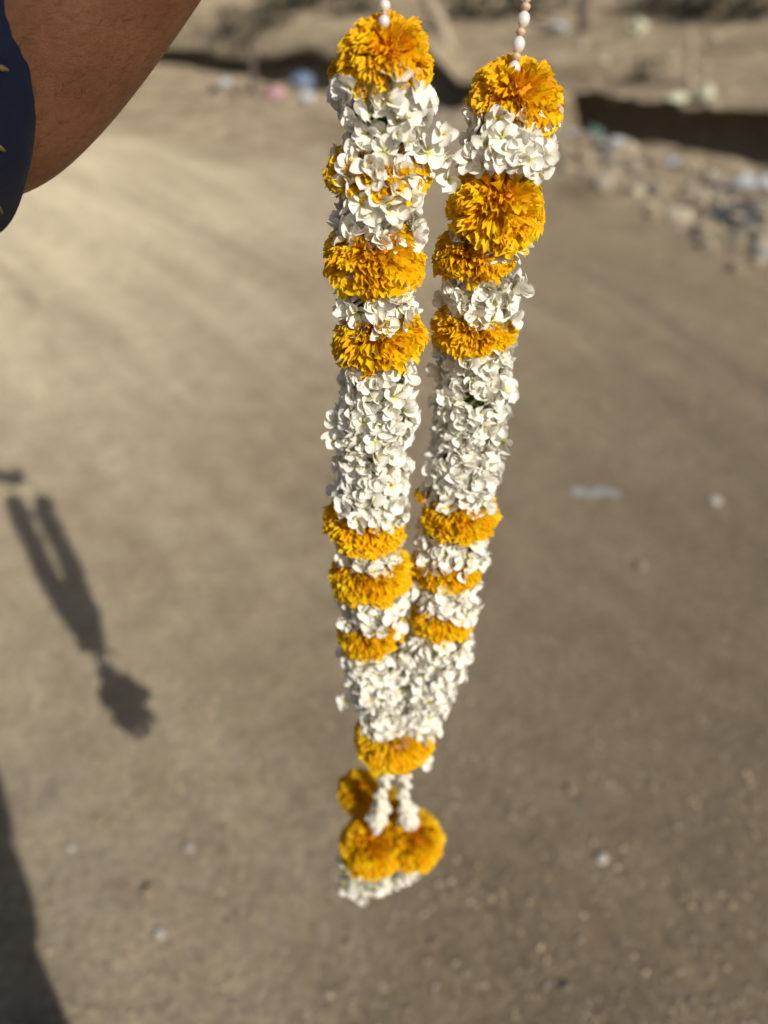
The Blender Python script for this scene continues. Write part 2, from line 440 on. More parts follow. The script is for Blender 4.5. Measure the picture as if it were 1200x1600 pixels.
# rubble along the ditch edge
n_r = 0
while n_r < 150:
    px = random.uniform(862, 1260)
    lo = 205 + max(0, px - 885) * 0.30; hi = 262 + (px - 870) * 0.55
    py = lo + (hi - lo) * random.random() ** 1.25
    put_stone('rubble_stone', px, py, random.choice((10, 13, 16, 20, 26, 34)), random.choice((M_stone[0], M_stone[0], M_stone[1], M_stone[4], M_stone[3])),
              'broken rubble lump in the heap along the near edge of the ditch', 'rubble', 'rubble along the ditch'); n_r += 1
for k in range(26):
    put_stone('rubble_stone', random.uniform(320, 530), random.uniform(118, 165), random.choice((8, 12, 16)), random.choice((M_stone[0], M_stone[1], M_stone[3], M_stone[4])), 'bit of rubble on the road edge behind the raised arm', 'rubble', 'rubble at the far road edge')
for k in range(22):
    put_stone('rubble_stone', random.uniform(655, 760), random.uniform(176, 235), random.choice((10, 14, 20)), random.choice((M_stone[1], M_stone[1], M_stone[0])), 'rubble lump seen between the two flower strands', 'rubble', 'grey rubble between the strands')
for k in range(26):
    put_stone('rubble_stone', random.uniform(900, 1240), random.uniform(30, 175), random.choice((10, 14, 18)), random.choice((M_stone[0], M_stone[3], M_stone[4])), 'lump of earth on the bank beyond the ditch', 'rubble', 'lumps on the far bank')
for k in range(16):
    put_stone('rubble_stone', random.uniform(905, 1200), random.uniform(178, 215), random.choice((12, 18, 24)), random.choice((M_stone[0], M_stone[3], M_stone[1])), 'lump of debris lying in the dark ditch', 'rubble', 'debris in the ditch')
put_stone('boulder', 1055, 343, 46, M_stone[4], 'pale boulder at the foot of the rubble heap', 'boulder')
put_stone('boulder', 1150, 425, 34, M_stone[0], 'tan boulder at the road edge far right', 'boulder')
put_stone('boulder', 1190, 385, 30, M_stone[4], 'pale stone beside the teal scrap', 'boulder')

def bag_mesh(seed):
    V, Fc = stone_mesh(seed + 40, 3, 0.55)
    out = []
    for v in V:
        v = Vector(v); v += v.normalized() * 0.16 * mnoise.noise(v * 5 + Vector((seed, 0, 0)))
        if v.z > 0.45 and math.hypot(v.x, v.y) < 0.5: v.z += 0.5 * (0.5 - math.hypot(v.x, v.y)); v.x *= 0.6; v.y *= 0.6
        out.append(v)
    return out, Fc
def put_bag(px, py, size, key, label, cat='plastic bag', flat=1.0, wide=1.0, name='plastic_bag'):
    p, t = hit(px, py); s = size * t / F * 0.5
    o = link(name, mesh_data(name, *bag_mesh(px % 17)), M_bag[key]); o.scale = (s * wide, s, s * flat)
    o.location = (p.x, p.y, p.z + s * flat * 0.55); o.rotation_euler = (0, 0, px * 0.37); return tag(o, label, cat)
put_bag(1160, 295, 34, 'white', 'bluish white plastic bag at the ditch edge, nearer the rubble')
put_bag(1189, 297, 32, 'white', 'white plastic bag right beside its twin at the right frame edge')
put_bag(1122, 290, 26, 'white', 'crumpled white bag half sunk in the rubble beside the pair of bags', flat=0.6)
put_bag(1052, 262, 28, 'white', 'lone pale bag on the rubble under the dark ditch wall', flat=0.7)
put_bag(925, 218, 28, 'green', 'dark green plastic scrap at the left end of the ditch', 'plastic scrap')
put_bag(893, 212, 22, 'white', 'small white scrap left of the green scrap', 'plastic scrap', 0.6)
put_bag(960, 228, 36, 'white', 'crumpled pale sheet right of the green scrap', 'plastic scrap', 0.5, 1.3)
put_bag(1150, 345, 80, 'black', 'black sheet of plastic lying in the rubble', 'plastic sheet', 0.28, 1.5, 'plastic_sheet')
put_bag(1190, 400, 26, 'teal', 'teal scrap of plastic at the right edge of the road', 'plastic scrap', 0.5)
put_bag(1055, 160, 30, 'cream', 'cream green bundle left of the thin post on the far bank', 'bundle', 0.7, 1.2)
put_bag(1100, 155, 28, 'cream', 'cream green bundle right of the thin post on the far bank', 'bundle')
put_bag(870, 50, 34, 'white', 'white bag on the far bank above the right strand', flat=0.6)
put_bag(994, 52, 28, 'cream', 'pale bag alone on the far bank slope')
put_bag(472, 138, 34, 'blue', 'blue bag at the road edge left of the garland', flat=0.9)
put_bag(478, 160, 26, 'white', 'white bag leaning under the blue bag')
put_bag(432, 155, 26, 'pink', 'pink bag left of the blue bag')
put_bag(336, 148, 18, 'black', 'small dark scrap on the pale road edge', 'plastic scrap')
put_bag(352, 135, 18, 'white', 'small white scrap behind the dark one', 'plastic scrap')
put_bag(537, 158, 22, 'white', 'white scrap behind the top of the left strand', 'plastic scrap', 0.6)
# a torn clear wrapper lying on the dirt
p, t = hit(930, 772)
wv, wf = [], []
for i in range(13):
    for j in range(5):
        x, y = (i / 12 - .5) * 0.16, (j / 4 - .5) * 0.045
        wv.append((p.x + x, p.y + y + 0.012 * math.sin(i), height(p.x + x, p.y + y) + 0.006 + 0.008 * abs(mnoise.noise(Vector((i * .7, j * .9, 2))))))
for i in range(12):
    for j in range(4): a = i * 5 + j; wf.append((a, a + 5, a + 6, a + 1))
tw = NT('wrapper_film'); wb = tw.n('ShaderNodeMixShader'); wb.inputs[0].default_value = 0.45
tr_ = tw.n('ShaderNodeBsdfTransparent'); tw.l(tw.principled((0.62, 0.66, 0.68), 0.25), wb.inputs[2]); tw.l(tr_.outputs[0], wb.inputs[1])
tag(link('wrapper', mesh_data('wrapper', wv, wf), tw.surf(wb.outputs[0])), 'torn pale wrapper flat on the dirt right of the garland', 'wrapper')

# posts, branches, shrubs on the far side
def put_post(name, px0, py0, px1, py1, wpx, mat, label, cat='post'):
    p, t = hit(px0, py0); q = Vector((0, 0, H)) + ray(px1, py1) * t
    r = wpx * t / F * 0.5; base = Vector((p.x, p.y, p.z - 0.1))
    pts = [base + (q - base) * k / 8 + Vector((mnoise.noise(Vector((k * .5, px0, 0))), 0, 0)) * r * 0.8 * (k > 0) for k in range(9)]
    V, Fc = tube(pts, [r * (1.15 - 0.04 * k + 0.1 * mnoise.noise(Vector((k, px0, 3)))) for k in range(9)], 9)
    return tag(link(name, mesh_data(name, V, Fc), mat), label, cat)
put_post('post', 1081, 150, 1080, 40, 9, M_wood, 'thin wooden post between the two cream bundles')
put_post('post', 395, 150, 393, 66, 11, M_drytwig, 'short dark post at the ditch behind the raised arm')
put_post('post', 912, 50, 914, -60, 16, M_drytwig, 'dark upright post at the top of the far bank')
put_post('fallen_branch', 705, 75, 655, -40, 22, M_wood, 'pale slanting branch behind the top of the garland', 'branch')

def shrub(px, py, wpx, hpx, mat, label, n=520):
    p, t = hit(px, py); w = wpx * t / F; h = hpx * t / F
    root = empty('shrub', (p.x, p.y, p.z)); tag(root, label, 'shrub', None)
    tw_, lf = [], []
    rr = random.Random(px * 7 + py)
    for k in range(9):
        a = rr.uniform(0, 6.28); e = Vector((math.cos(a) * w * .4, math.sin(a) * w * .4, h * rr.uniform(.5, .9)))
        tw_.append(tube([Vector((0, 0, -.05)), e * .5 + Vector((0, 0, h * .1)), e], [w * .02, w * .014, w * .006], 5))
    for k in range(n):
        a = rr.uniform(0, 6.28); q = rr.random() ** .5; zz = rr.random()
        rad = w * .5 * q * (0.55 + 0.6 * math.sin(math.pi * min(1, zz * .9 + .1))) * (1 + .5 * mnoise.noise(Vector((math.cos(a) * 1.5, math.sin(a) * 1.5, zz * 3 + px))))
        c = Vector((math.cos(a) * rad, math.sin(a) * rad, h * zz)); s_ = w * rr.uniform(.03, .06)
        M = Matrix.Rotation(rr.uniform(0, 6.28), 3, 'Z') @ Matrix.Rotation(rr.uniform(-1.2, 1.2), 3, 'X')
        lf.append(([c + M @ Vector(v) for v in ((-s_, 0, 0), (0, -s_ * .45, s_ * .15), (s_, 0, 0), (0, s_ * .45, s_ * .15))], [(0, 1, 2, 3)]))
    link('twigs', mesh_data('twigs', *join(tw_)), M_drytwig, root)
    f = link('foliage', mesh_data('foliage', *join(lf), smooth_sh=False), mat, root); f['kind'] = 'stuff'
    return root
shrub(1005, 130, 60, 34, M_drytwig, 'dry dark shrub on the bank above the ditch')
for (px, py, w, h, lab) in ((1090, 26, 150, 60, 'dark shrub at the top edge above the thin post'), (1180, 30, 120, 60, 'dark shrub in the top right corner'),
                            (820, 24, 130, 60, 'dark shrub behind the bead string'), (735, 26, 110, 60, 'dark shrub right of the slanting branch'),
                            (470, 12, 140, 40, 'dark shrub at the top edge left of the pearl string'), (560, 22, 90, 50, 'dark shrub directly behind the pearl string'),
                            (365, 50, 60, 34, 'low dark shrub just right of the forearm'), (425, 40, 80, 30, 'low dark shrub between the forearm shrub and the pearl string'), (1010, 16, 90, 40, 'dark shrub at the top edge over the pale bag')):
    shrub(px, py, w, h, M_darkleaf, lab)

# ------------------------------------------------------------------ the garland
def D_of(py): return 0.53 - 0.08 * (py - 85) / 1305.0          # distance of its hanging plane
def gp(px, py, off=0.0):
    y = (py - 800) / F; z = (D_of(py) + off) / (CP - y * SP); return unproj(px, py, z)
def gz(py): return D_of(py) / (CP - (py - 800) / F * SP)
CAM = Vector((0, 0, H))
base = gp(590, 1400)
garland = empty('flower_garland', base)
tag(garland, 'white and orange flower garland of two strands hanging from a hand, ending in a tassel', 'garland')
TB = Matrix.Translation(-base)

# --- white petals
def white_petal(seed):
    r = random.Random(seed); L = 0.0088 * r.uniform(.88, 1.15); W = 0.0043 * r.uniform(.85, 1.15)
    cup = r.uniform(0.1, 0.9); bend = r.uniform(-0.75, 0.6); curl = r.uniform(-0.5, 0.6); side = r.uniform(-.25, .25); tw_ = r.uniform(-.5, .5)
    vs, fs, al = [], [], []; nt_ = 5; rows = (0, .16, .36, .55, .72, .86, .95, 1.0); ns = len(rows)
    for i, s in enumerate(rows):
        w = W * (0.26 + 0.74 * math.sin(math.pi * .5 * s / .58)) if s < .58 else W * math.sqrt(max(0.02, 1 - ((s - .58) / .428) ** 2))
        for j in range(nt_):
            t = j / (nt_ - 1) * 2 - 1
            x = L * s; y = w * t + side * L * s * s * .4
            z = cup * t * t * w + bend * L * s * s * .6 + curl * L * max(0, s - .62) ** 2 * 3 + tw_ * w * t * s
            z += 0.0008 * mnoise.noise(Vector((s * 2.4, t * 1.2, seed * 1.7))) * s * 1.6
            vs.append((x, y, z)); al.append(s)
    for i in range(ns - 1):
        for j in range(nt_ - 1):
            a = i * nt_ + j; fs.append((a, a + nt_, a + nt_ + 1, a + 1))
    return vs, fs, al
WP = [white_petal(i) for i in range(14)]
WPM = [mesh_data('petal', v, f, {'along': a}) for v, f, a in WP]
for m in WPM: m.materials.append(M_white)
tv, tf = tube([(0, 0, -.009), (0, 0, -.003), (0, 0, 0.0004)], [0.0009, 0.0011, 0.0016], 7)
TUBE = mesh_data('white_blossom', tv, tf); TUBE.materials.append(M_throat)
def petal_mats(r):
    """five petal placements of one blossom"""
    out = []; open_ = r.choice((.1, .35, .55, .8, 1.05)) ; tw_ = r.uniform(.15, .5) * 1; sc = r.uniform(.86, 1.14)
    for k in range(5):
        e = open_ + r.uniform(-.28, .28)
        M = Matrix.Rotation(k * 2 * math.pi / 5 + r.uniform(-.2, .2), 4, 'Z') @ Matrix.Rotation(-e, 4, 'Y') @ Matrix.Rotation(tw_ + r.uniform(-.2, .2), 4, 'X') @ Matrix.Translation((0.0010, 0, 0)) @ Matrix.Scale(sc, 4)
        out.append((r.randrange(len(WP)), M))
    return out

LEFT = [(603, 60), (600, 130), (598, 200), (592, 300), (588, 412), (590, 500), (590, 600), (584, 700), (577, 800), (576, 850), (582, 900), (583, 985), (590, 1060), (604, 1130), (614, 1172)]
RIGHT = [(805, 140), (795, 200), (782, 260), (773, 320), (760, 400), (752, 470), (743, 540), (737, 620), (727, 720), (716, 800), (706, 850), (698, 890), (690, 965), (676, 1040), (652, 1110), (632, 1168)]
axisL = catmull([gp(*p) for p in LEFT], 14); axisR = catmull([gp(p[0], p[1], 0.022 * (1 - smooth(600, 1150, p[1]))) for p in RIGHT], 14)
def py_of(P):
    d = P - CAM; z = d.y * CP - d.z * SP; return 800 + F * (-(d.y * SP + d.z * CP)) / z
# marigolds: (x, y, width in pixels, squash, how much it faces the camera, depth offset)
MARI_L = [(604, 92, 146, .95, .62, -.004), (592, 283, 160, .72, .25, .004), (586, 416, 160, .80, .35, 0), (595, 540, 152, .78, .3, 0),
          (567, 828, 122, .80, .25, 0), (581, 902, 126, .84, .35, 0), (583, 988, 108, .80, .25, 0)]
MARI_R = [(806, 156, 148, .92, .5, 0), (778, 322, 164, .95, .6, -.012), (741, 412, 132, .85, .3, 0), (740, 521, 137, .80, .3, 0),
          (719, 812, 122, .80, .3, 0), (698, 890, 106, .80, .3, 0), (690, 968, 104, .78, .3, 0)]
MARI_X = [(617, 1157, 120, .62, .3, -.004), (540, 122, 62, .8, -.1, .035), (668, 778, 44, .7, 0, .02), (641, 915, 60, .8, 0, .035), (563, 1240, 74, .85, .2, .035), (600, 1258, 62, .8, .2, .045),
          (580, 1318, 98, .98, .5, -.004), (645, 1310, 98, .98, .5, .0), (600, 1312, 80, .9, .1, .035), (632, 1300, 80, .9, .1, .04)]

def place_white(axis, skip, rad, r):
    """rows of blossoms round the strand between its marigolds"""
    out = []; acc = 0.0; tot = 0.0; row = 0; step = 0.0086
    for i in range(len(axis) - 1):
        a, b = axis[i], axis[i + 1]; L = (b - a).length; q = step - acc
        while q <= L:
            P = a + (b - a) * (q / L); d = (b - a).normalized(); py = py_of(P); row += 1
            ok = all(not (m0 < py < m1) for m0, m1 in skip)
            if ok:
                rr = rad(py); n = max(6, round(2 * math.pi * rr / 0.0098)); Fm = frame_z(d, (1, 0, 0)).to_3x3()
                for k in range(n):
                    ang = 2 * math.pi * (k + .5 * (row % 2)) / n + r.uniform(-.2, .2)
                    rh = Fm @ Vector((math.cos(ang), math.sin(ang), 0))
                    pos = P + rh * (rr - 0.0068 + r.uniform(-.0055, .0035)) + d * r.uniform(-.004, .004)
                    nrm = (rh + d * r.uniform(-.75, .55) + (Fm @ Vector((r.uniform(-.5, .5), r.uniform(-.5, .5), 0)))).normalized()
                    out.append((pos, nrm, rh))
            q += step
        acc = (acc + L) % step if False else L - (q - step)
    return out
def skips(ms, up=0.30, dn=0.12):
    return [(m[1] - m[2] * up * (.6 if m[4] < .5 else 1.2), m[1] + m[2] * dn) for m in ms]
rw = random.Random(11)
radL = lambda py: 0.0275 - 0.004 * smooth(1000, 1160, py) + 0.0012 * math.sin(py * .05)
radR = lambda py: 0.0275 - 0.004 * smooth(1000, 1160, py) + 0.0012 * math.sin(py * .043 + 1)
jsk = [(1150, 1400)]
whites = place_white(axisL, skips(MARI_L[:1] + MARI_L[2:]) + jsk + [(0, 120)], radL, rw) + place_white(axisR, skips(MARI_R) + jsk + [(0, 185)], radR, rw)
for (px, py, off) in ((692, 212, -.01), (668, 238, -.012), (694, 245, 0.0), (700, 280, .005), (788, 690, .0), (540, 1096, .0), (528, 655, -.004), (524, 690, -.004), (662, 1188, .01), (652, 1178, .004), (826, 250, -.012), (845, 232, .004), (735, 250, -.002), (760, 222, -.004), (785, 215, -.008), (808, 218, -.010), (772, 240, -.010), (795, 238, -.012), (818, 240, -.010), (838, 252, -.002), (748, 236, 0), (830, 222, -.004), (805, 250, -.010), (782, 250, -.010), (756, 256, -.004), (842, 268, 0), (852, 245, .006)):
    P = gp(px, py, off); rh = (P - CAM).normalized() * -1
    whites.append((P, (rh + Vector((rw.uniform(-.4, .4), rw.uniform(-.4, .4), rw.uniform(-.4, .4)))).normalized(), rh))
# the fluffy end below the tassel marigolds
for k in range(115):
    px = rw.uniform(536, 656); py = rw.uniform(1338, 1402 - abs(px - 572) * .42)
    P = gp(px, py, rw.uniform(-.012, .03)); nrm = Vector((rw.uniform(-.6, .6), rw.uniform(-1, .3), rw.uniform(-.8, .3))).normalized()
    whites.append((P, nrm, (CAM - P).normalized()))
scored = []
for (pos, nrm, rh) in whites:
    tc = (CAM - pos); z = tc.length; tc.normalize(); scored.append((rh.dot(tc) + 0.25 * (0.6 - z), pos, nrm))
scored.sort(key=lambda q: -q[0])
mv, mf, ma, off = [], [], [], 0
for i, (sc, pos, nrm) in enumerate(scored):
    Mb = Matrix.Translation(pos) @ frame_z(nrm) @ Matrix.Rotation(rw.uniform(0, 6.28), 4, 'Z')
    pm = petal_mats(rw)
    if i < 300:
        b = link('white_blossom', TUBE, None, garland, M=TB @ Mb)
        for (k, Mp) in pm: link('petal', WPM[k], None, b, M=Mp)
    else:
        for (k, Mp) in pm:
            T = np.array(Mb @ Mp); V = np.array(WP[k][0]); V = V @ T[:3, :3].T + T[:3, 3] - np.array(base)
            mv.append(V); mf += [tuple(q + off for q in f) for f in WP[k][1]]; ma += WP[k][2]; off += len(V)
o = link('white_blossom', mesh_data('white_blossom_mass', np.concatenate(mv), mf, {'along': ma}), M_white, garland); o['kind'] = 'stuff'

# --- the dark core of stalks inside each strand
for ax in (axisL, axisR):
    V, Fc = tube([p - base for p in ax[22:]], [0.0115 + 0.003 * mnoise.noise(Vector((i * .7, 0, 0))) for i in range(len(ax) - 22)], 10)
    link('stalk_core', mesh_data('stalk_core', V, Fc), M_core, garland)

# --- marigolds
def mari_petal(r, L, W, frill, curl, ns=6, nt_=8):
    vs, fs, al = [], [], []; ph = r.uniform(0, 6.28); nf = r.uniform(2.0, 3.4); tip = r.uniform(.03, .12); nf2 = r.uniform(1.2, 2.2); fold = r.uniform(-.5, .5)
    sd = r.uniform(0, 99)
    for i in range(ns):
        s = i / (ns - 1); w = W * (0.20 + 0.80 * s ** 1.1)
        for j in range(nt_):
            t = j / (nt_ - 1) * 2 - 1
            notch = tip * (math.cos(t * math.pi * nf + ph) * .5 - .4 * t * t) * s * s
            x = L * (s + notch * .7); y = w * t * (1 - .08 * s)
            z = frill * s * s * (math.sin(t * math.pi * nf2 + ph + s) + .55 * s * math.sin(t * math.pi * nf + 2 * ph)) + curl * L * s * s + fold * w * t * t * (1 - .5 * s) + 0.0011 * mnoise.noise(Vector((s * 3, t * 2.4, sd))) * s * 1.5
            vs.append((x, y, z)); al.append(s)
    for i in range(ns - 1):
        for j in range(nt_ - 1):
            a = i * nt_ + j; fs.append((a, a + nt_, a + nt_ + 1, a + 1))
    return vs, fs, al
def mari_frame(th, ph, roll):
    d = Vector((math.sin(th) * math.cos(ph), math.sin(th) * math.sin(ph), math.cos(th)))
    tz = Vector((math.cos(th) * math.cos(ph), math.cos(th) * math.sin(ph), -math.sin(th))) * -1     # towards the top
    y = tz.cross(d).normalized(); M = Matrix((d, y, d.cross(y))).transposed().to_4x4()
    return M @ Matrix.Rotation(roll, 4, 'X')
def make_mari(seed):
    """unit radius 1; returns heart mesh, ruff mesh and the placements of the outer petals"""
    r = random.Random(seed); res = []
    N = 320
    groups = ([[], [], [], 0, []], [[], [], [], 0, []])
    for i in range(N):
        q = (i + .5) / N; th = math.acos(1 - q * 1.16); ph = i * 2.39996 + r.uniform(-.25, .25)
        th += r.uniform(-.12, .12); r0 = 0.34
        L = (1.0 - r0) * r.uniform(.84, 1.10) * (1.0 - .06 * math.cos(th)); W = r.uniform(.095, .175)
        v, f, a = mari_petal(r, L, W, r.uniform(.05, .10), r.uniform(-.60, .05))
        v = np.array(v) ; T = np.array(mari_frame(th, ph, r.uniform(-.6, .6)) @ Matrix.Translation((r0, 0, 0)))
        v = v @ T[:3, :3].T + T[:3, 3]
        g = groups[0] if th < .48 else groups[1]
        tone = min(1, max(0, r.gauss(.45, .28)))
        g[0].append(v); g[1] += [tuple(k + g[3] for k in q_) for q_ in f]; g[2] += a; g[3] += len(v); g[4] += [tone] * len(v)
    ev_, ef_ = ellipsoid(12, 8); g = groups[0]; g[0].append(np.array(ev_) * (.6, .6, .6)); g[1] += [tuple(k + g[3] for k in q_) for q_ in ef_]; g[2] += [.4] * len(ev_); g[4] += [.2] * len(ev_)
    ms = []
    for g, nm, mat in ((groups[0], 'heart', M_orange), (groups[1], 'marigold', M_gold)):
        me = mesh_data(nm, np.concatenate(g[0]), g[1], {'along': g[2], 'tone': g[4]}); me.materials.append(mat); ms.append(me)
    pl = []
    for k in range(22):
        th = R(r.uniform(92, 108)); ph = k * 2 * math.pi / 22 + r.uniform(-.1, .1)
        pl.append((r.randrange(10), mari_frame(th, ph, r.uniform(-.35, .35)) @ Matrix.Translation((.30, 0, 0)) @ Matrix.Scale(r.uniform(.9, 1.1), 4)))
    return ms[0], ms[1], pl
OUT = []
for i in range(10):
    r = random.Random(500 + i); v, f, a = mari_petal(r, .72, r.uniform(.19, .26), r.uniform(.03, .08), r.uniform(-.05, .3))
    me = mesh_data('petal', v, f, {'along': a, 'tone': [r.uniform(.35, 1)] * len(v)}); me.materials.append(M_gold); OUT.append(me)
MARI = [make_mari(900 + i) for i in range(6)]
rm = random.Random(5)
def axis_dir(axis, P):
    i = min(range(1, len(axis) - 1), key=lambda k: (axis[k] - P).length); return (axis[i - 1] - axis[i + 1]).normalized()
for ms, ax in ((MARI_L, axisL), (MARI_R, axisR), (MARI_X, axisL)):
    for (px, py, w, sq, face, offd) in ms:
        if ms is MARI_R: offd += 0.022 * (1 - smooth(600, 1150, py))
        P = gp(px, py, offd); z = gz(py) * (1 + offd); rad = w * z / F / 2 * 0.97
        up = axis_dir(ax, P) + Vector((rm.uniform(-.15, .15), rm.uniform(-.1, .1), 0)); tc = (CAM - P).normalized()
        d = (up * (1 - max(0, face) * .55) + tc * face + Vector((rm.uniform(-.12, .12), 0, 0))).normalized()
        M = Matrix.Translation(P + d * rad * (.16 if face < .45 else -.10)) @ frame_z(d, (rm.uniform(-1, 1), rm.uniform(-1, 1), .3)) @ Matrix.Diagonal((rad * rm.uniform(.93, 1.05), rad * rm.uniform(.95, 1.06), rad * sq, 1))
        he, ru, pl = MARI[rm.randrange(6)]
        m = link('marigold', ru, None, garland, M=TB @ M)
        link('heart', he, None, m)
        for (k, Mp) in pl: link('petal', OUT[k], None, m, M=Mp)

# --- tassel strings of rolled buds
ev, ef = ellipsoid(12, 8)
bud_v = [(x * (1 - .18 * z) * (1 + .1 * math.sin(3 * math.atan2(y, x) + 4 * z)), y * (1 - .18 * z), z) for x, y, z in ev]
BUD = mesh_data('bud', bud_v, ef); BUD.materials.append(M_bud)
for pts in ([(606, 1182), (606, 1205), (600, 1228), (594, 1248), (598, 1262), (588, 1278)], [(630, 1182), (632, 1205), (633, 1228), (630, 1248), (637, 1264), (638, 1280)]):
    ax = catmull([gp(p[0], p[1], -.006) for p in pts], 6)
    acc = 0; last = ax[0]; k = 0
    link('thread', mesh_data('thread', *tube([p - base for p in ax], .003, 6)), M_thread, garland)
    for P in ax[::1]:
        d = (ax[min(len(ax) - 1, ax.index(P) + 1)] - ax[max(0, ax.index(P) - 1)]).normalized(); k += 1
        a = k * 2.4; Fm = frame_z(d, (1, 0, 0)).to_3x3(); rh = Fm @ Vector((math.cos(a), math.sin(a), 0))
        big = .86 + .5 * (k > len(ax) - 7)
        z = (rh + d * .8).normalized()
        link('bud', BUD, None, garland, M=TB @ Matrix.Translation(P + rh * .0030 * big) @ frame_z(z) @ Matrix.Diagonal((.0042 * big, .0042 * big, .0072 * big, 1)))
    for k in range(5):
        P = ax[-1] + Vector((rw.uniform(-.007, .007), rw.uniform(-.008, .0), rw.uniform(-.007, .008)))
        link('bud', BUD, None, garland, M=TB @ Matrix.Translation(P) @ frame_z((rw.uniform(-.5, .5), rw.uniform(-.5, .2), -1)) @ Matrix.Diagonal((.0052, .0052, .0095, 1)))

# --- pearl and bead strings up to the hand
GRIP = Vector((0.036, 0.556, 1.552))
pe_v, pe_f = ellipsoid(20, 12)
PEARL = mesh_data('pearl', pe_v, pe_f); PEARL.materials.append(M_pearl)
SPC = mesh_data('spacer_bead', pe_v, pe_f); SPC.materials.append(M_brass)
def bead_string(pts, r, rs, elong):
    ax = catmull(pts, 24); link('thread', mesh_data('thread', *tube([p - base for p in ax], .0006, 5)), M_thread, garland)
    s = 0.0; k = 0; nxt = 0.0
    for a, b in zip(ax, ax[1:]):
        L = (b - a).length
        while s + L >= nxt:
            P = a + (b - a) * ((nxt - s) / L); big = k % 2 == 0; rr = r if big else rs; ez = rr * (elong if big else .8)
            link('pearl' if big else 'spacer_bead', PEARL if big else SPC, None, garland, M=TB @ Matrix.Translation(P) @ frame_z(b - a) @ Matrix.Diagonal((rr, rr, ez, 1)))
            nxt += (r * elong + rs * .8) * .96; k += 1
        s += L
bead_string([gp(600, 34, -.02), gp(601, 10, -.016), gp(602, -50, 0), GRIP + Vector((-.012, 0, -.004))], .0034, .0016, 1.05)
bead_string([gp(803, 108, .012), gp(812, 60, .016), gp(823, -5, .02), gp(818, -60, .02), Vector((.066, .572, 1.535)), GRIP + Vector((.012, .002, -.004))], .0040, .0030, 1.2)

# ------------------------------------------------------------------ people
def skinned(verts, edges, radii, levels=2, root=0):
    me = bpy.data.meshes.new('sk'); me.from_pydata([tuple(v) for v in verts], edges, [])
    o = bpy.data.objects.new('sk', me); C.objects.link(o)
    o.modifiers.new('skin', 'SKIN').use_smooth_shade = True
    if not me.skin_vertices: 
        bpy.context.view_layer.objects.active = o; me.update()
    sv = me.skin_vertices[0].data
    for i, r in enumerate(radii):
        sv[i].radius = (r, r) if not hasattr(r, '__len__') else r
        sv[i].use_root = (i == root)
    sub = o.modifiers.new('sub', 'SUBSURF'); sub.levels = levels; sub.render_levels = levels
    dg = bpy.context.evaluated_depsgraph_get(); dg.update()
    out = bpy.data.meshes.new_from_object(o.evaluated_get(dg))
    bpy.data.objects.remove(o); out.materials.clear()
    out.polygons.foreach_set('use_smooth', [True] * len(out.polygons)); return out

def chain(vs, es, rs, start, pts, rads):
    prev = start
    for p, r in zip(pts, rads):
        vs.append(Vector(p)); rs.append(r); 
        if prev is not None: es.append((prev, len(vs) - 1))
        prev = len(vs) - 1
    return prev

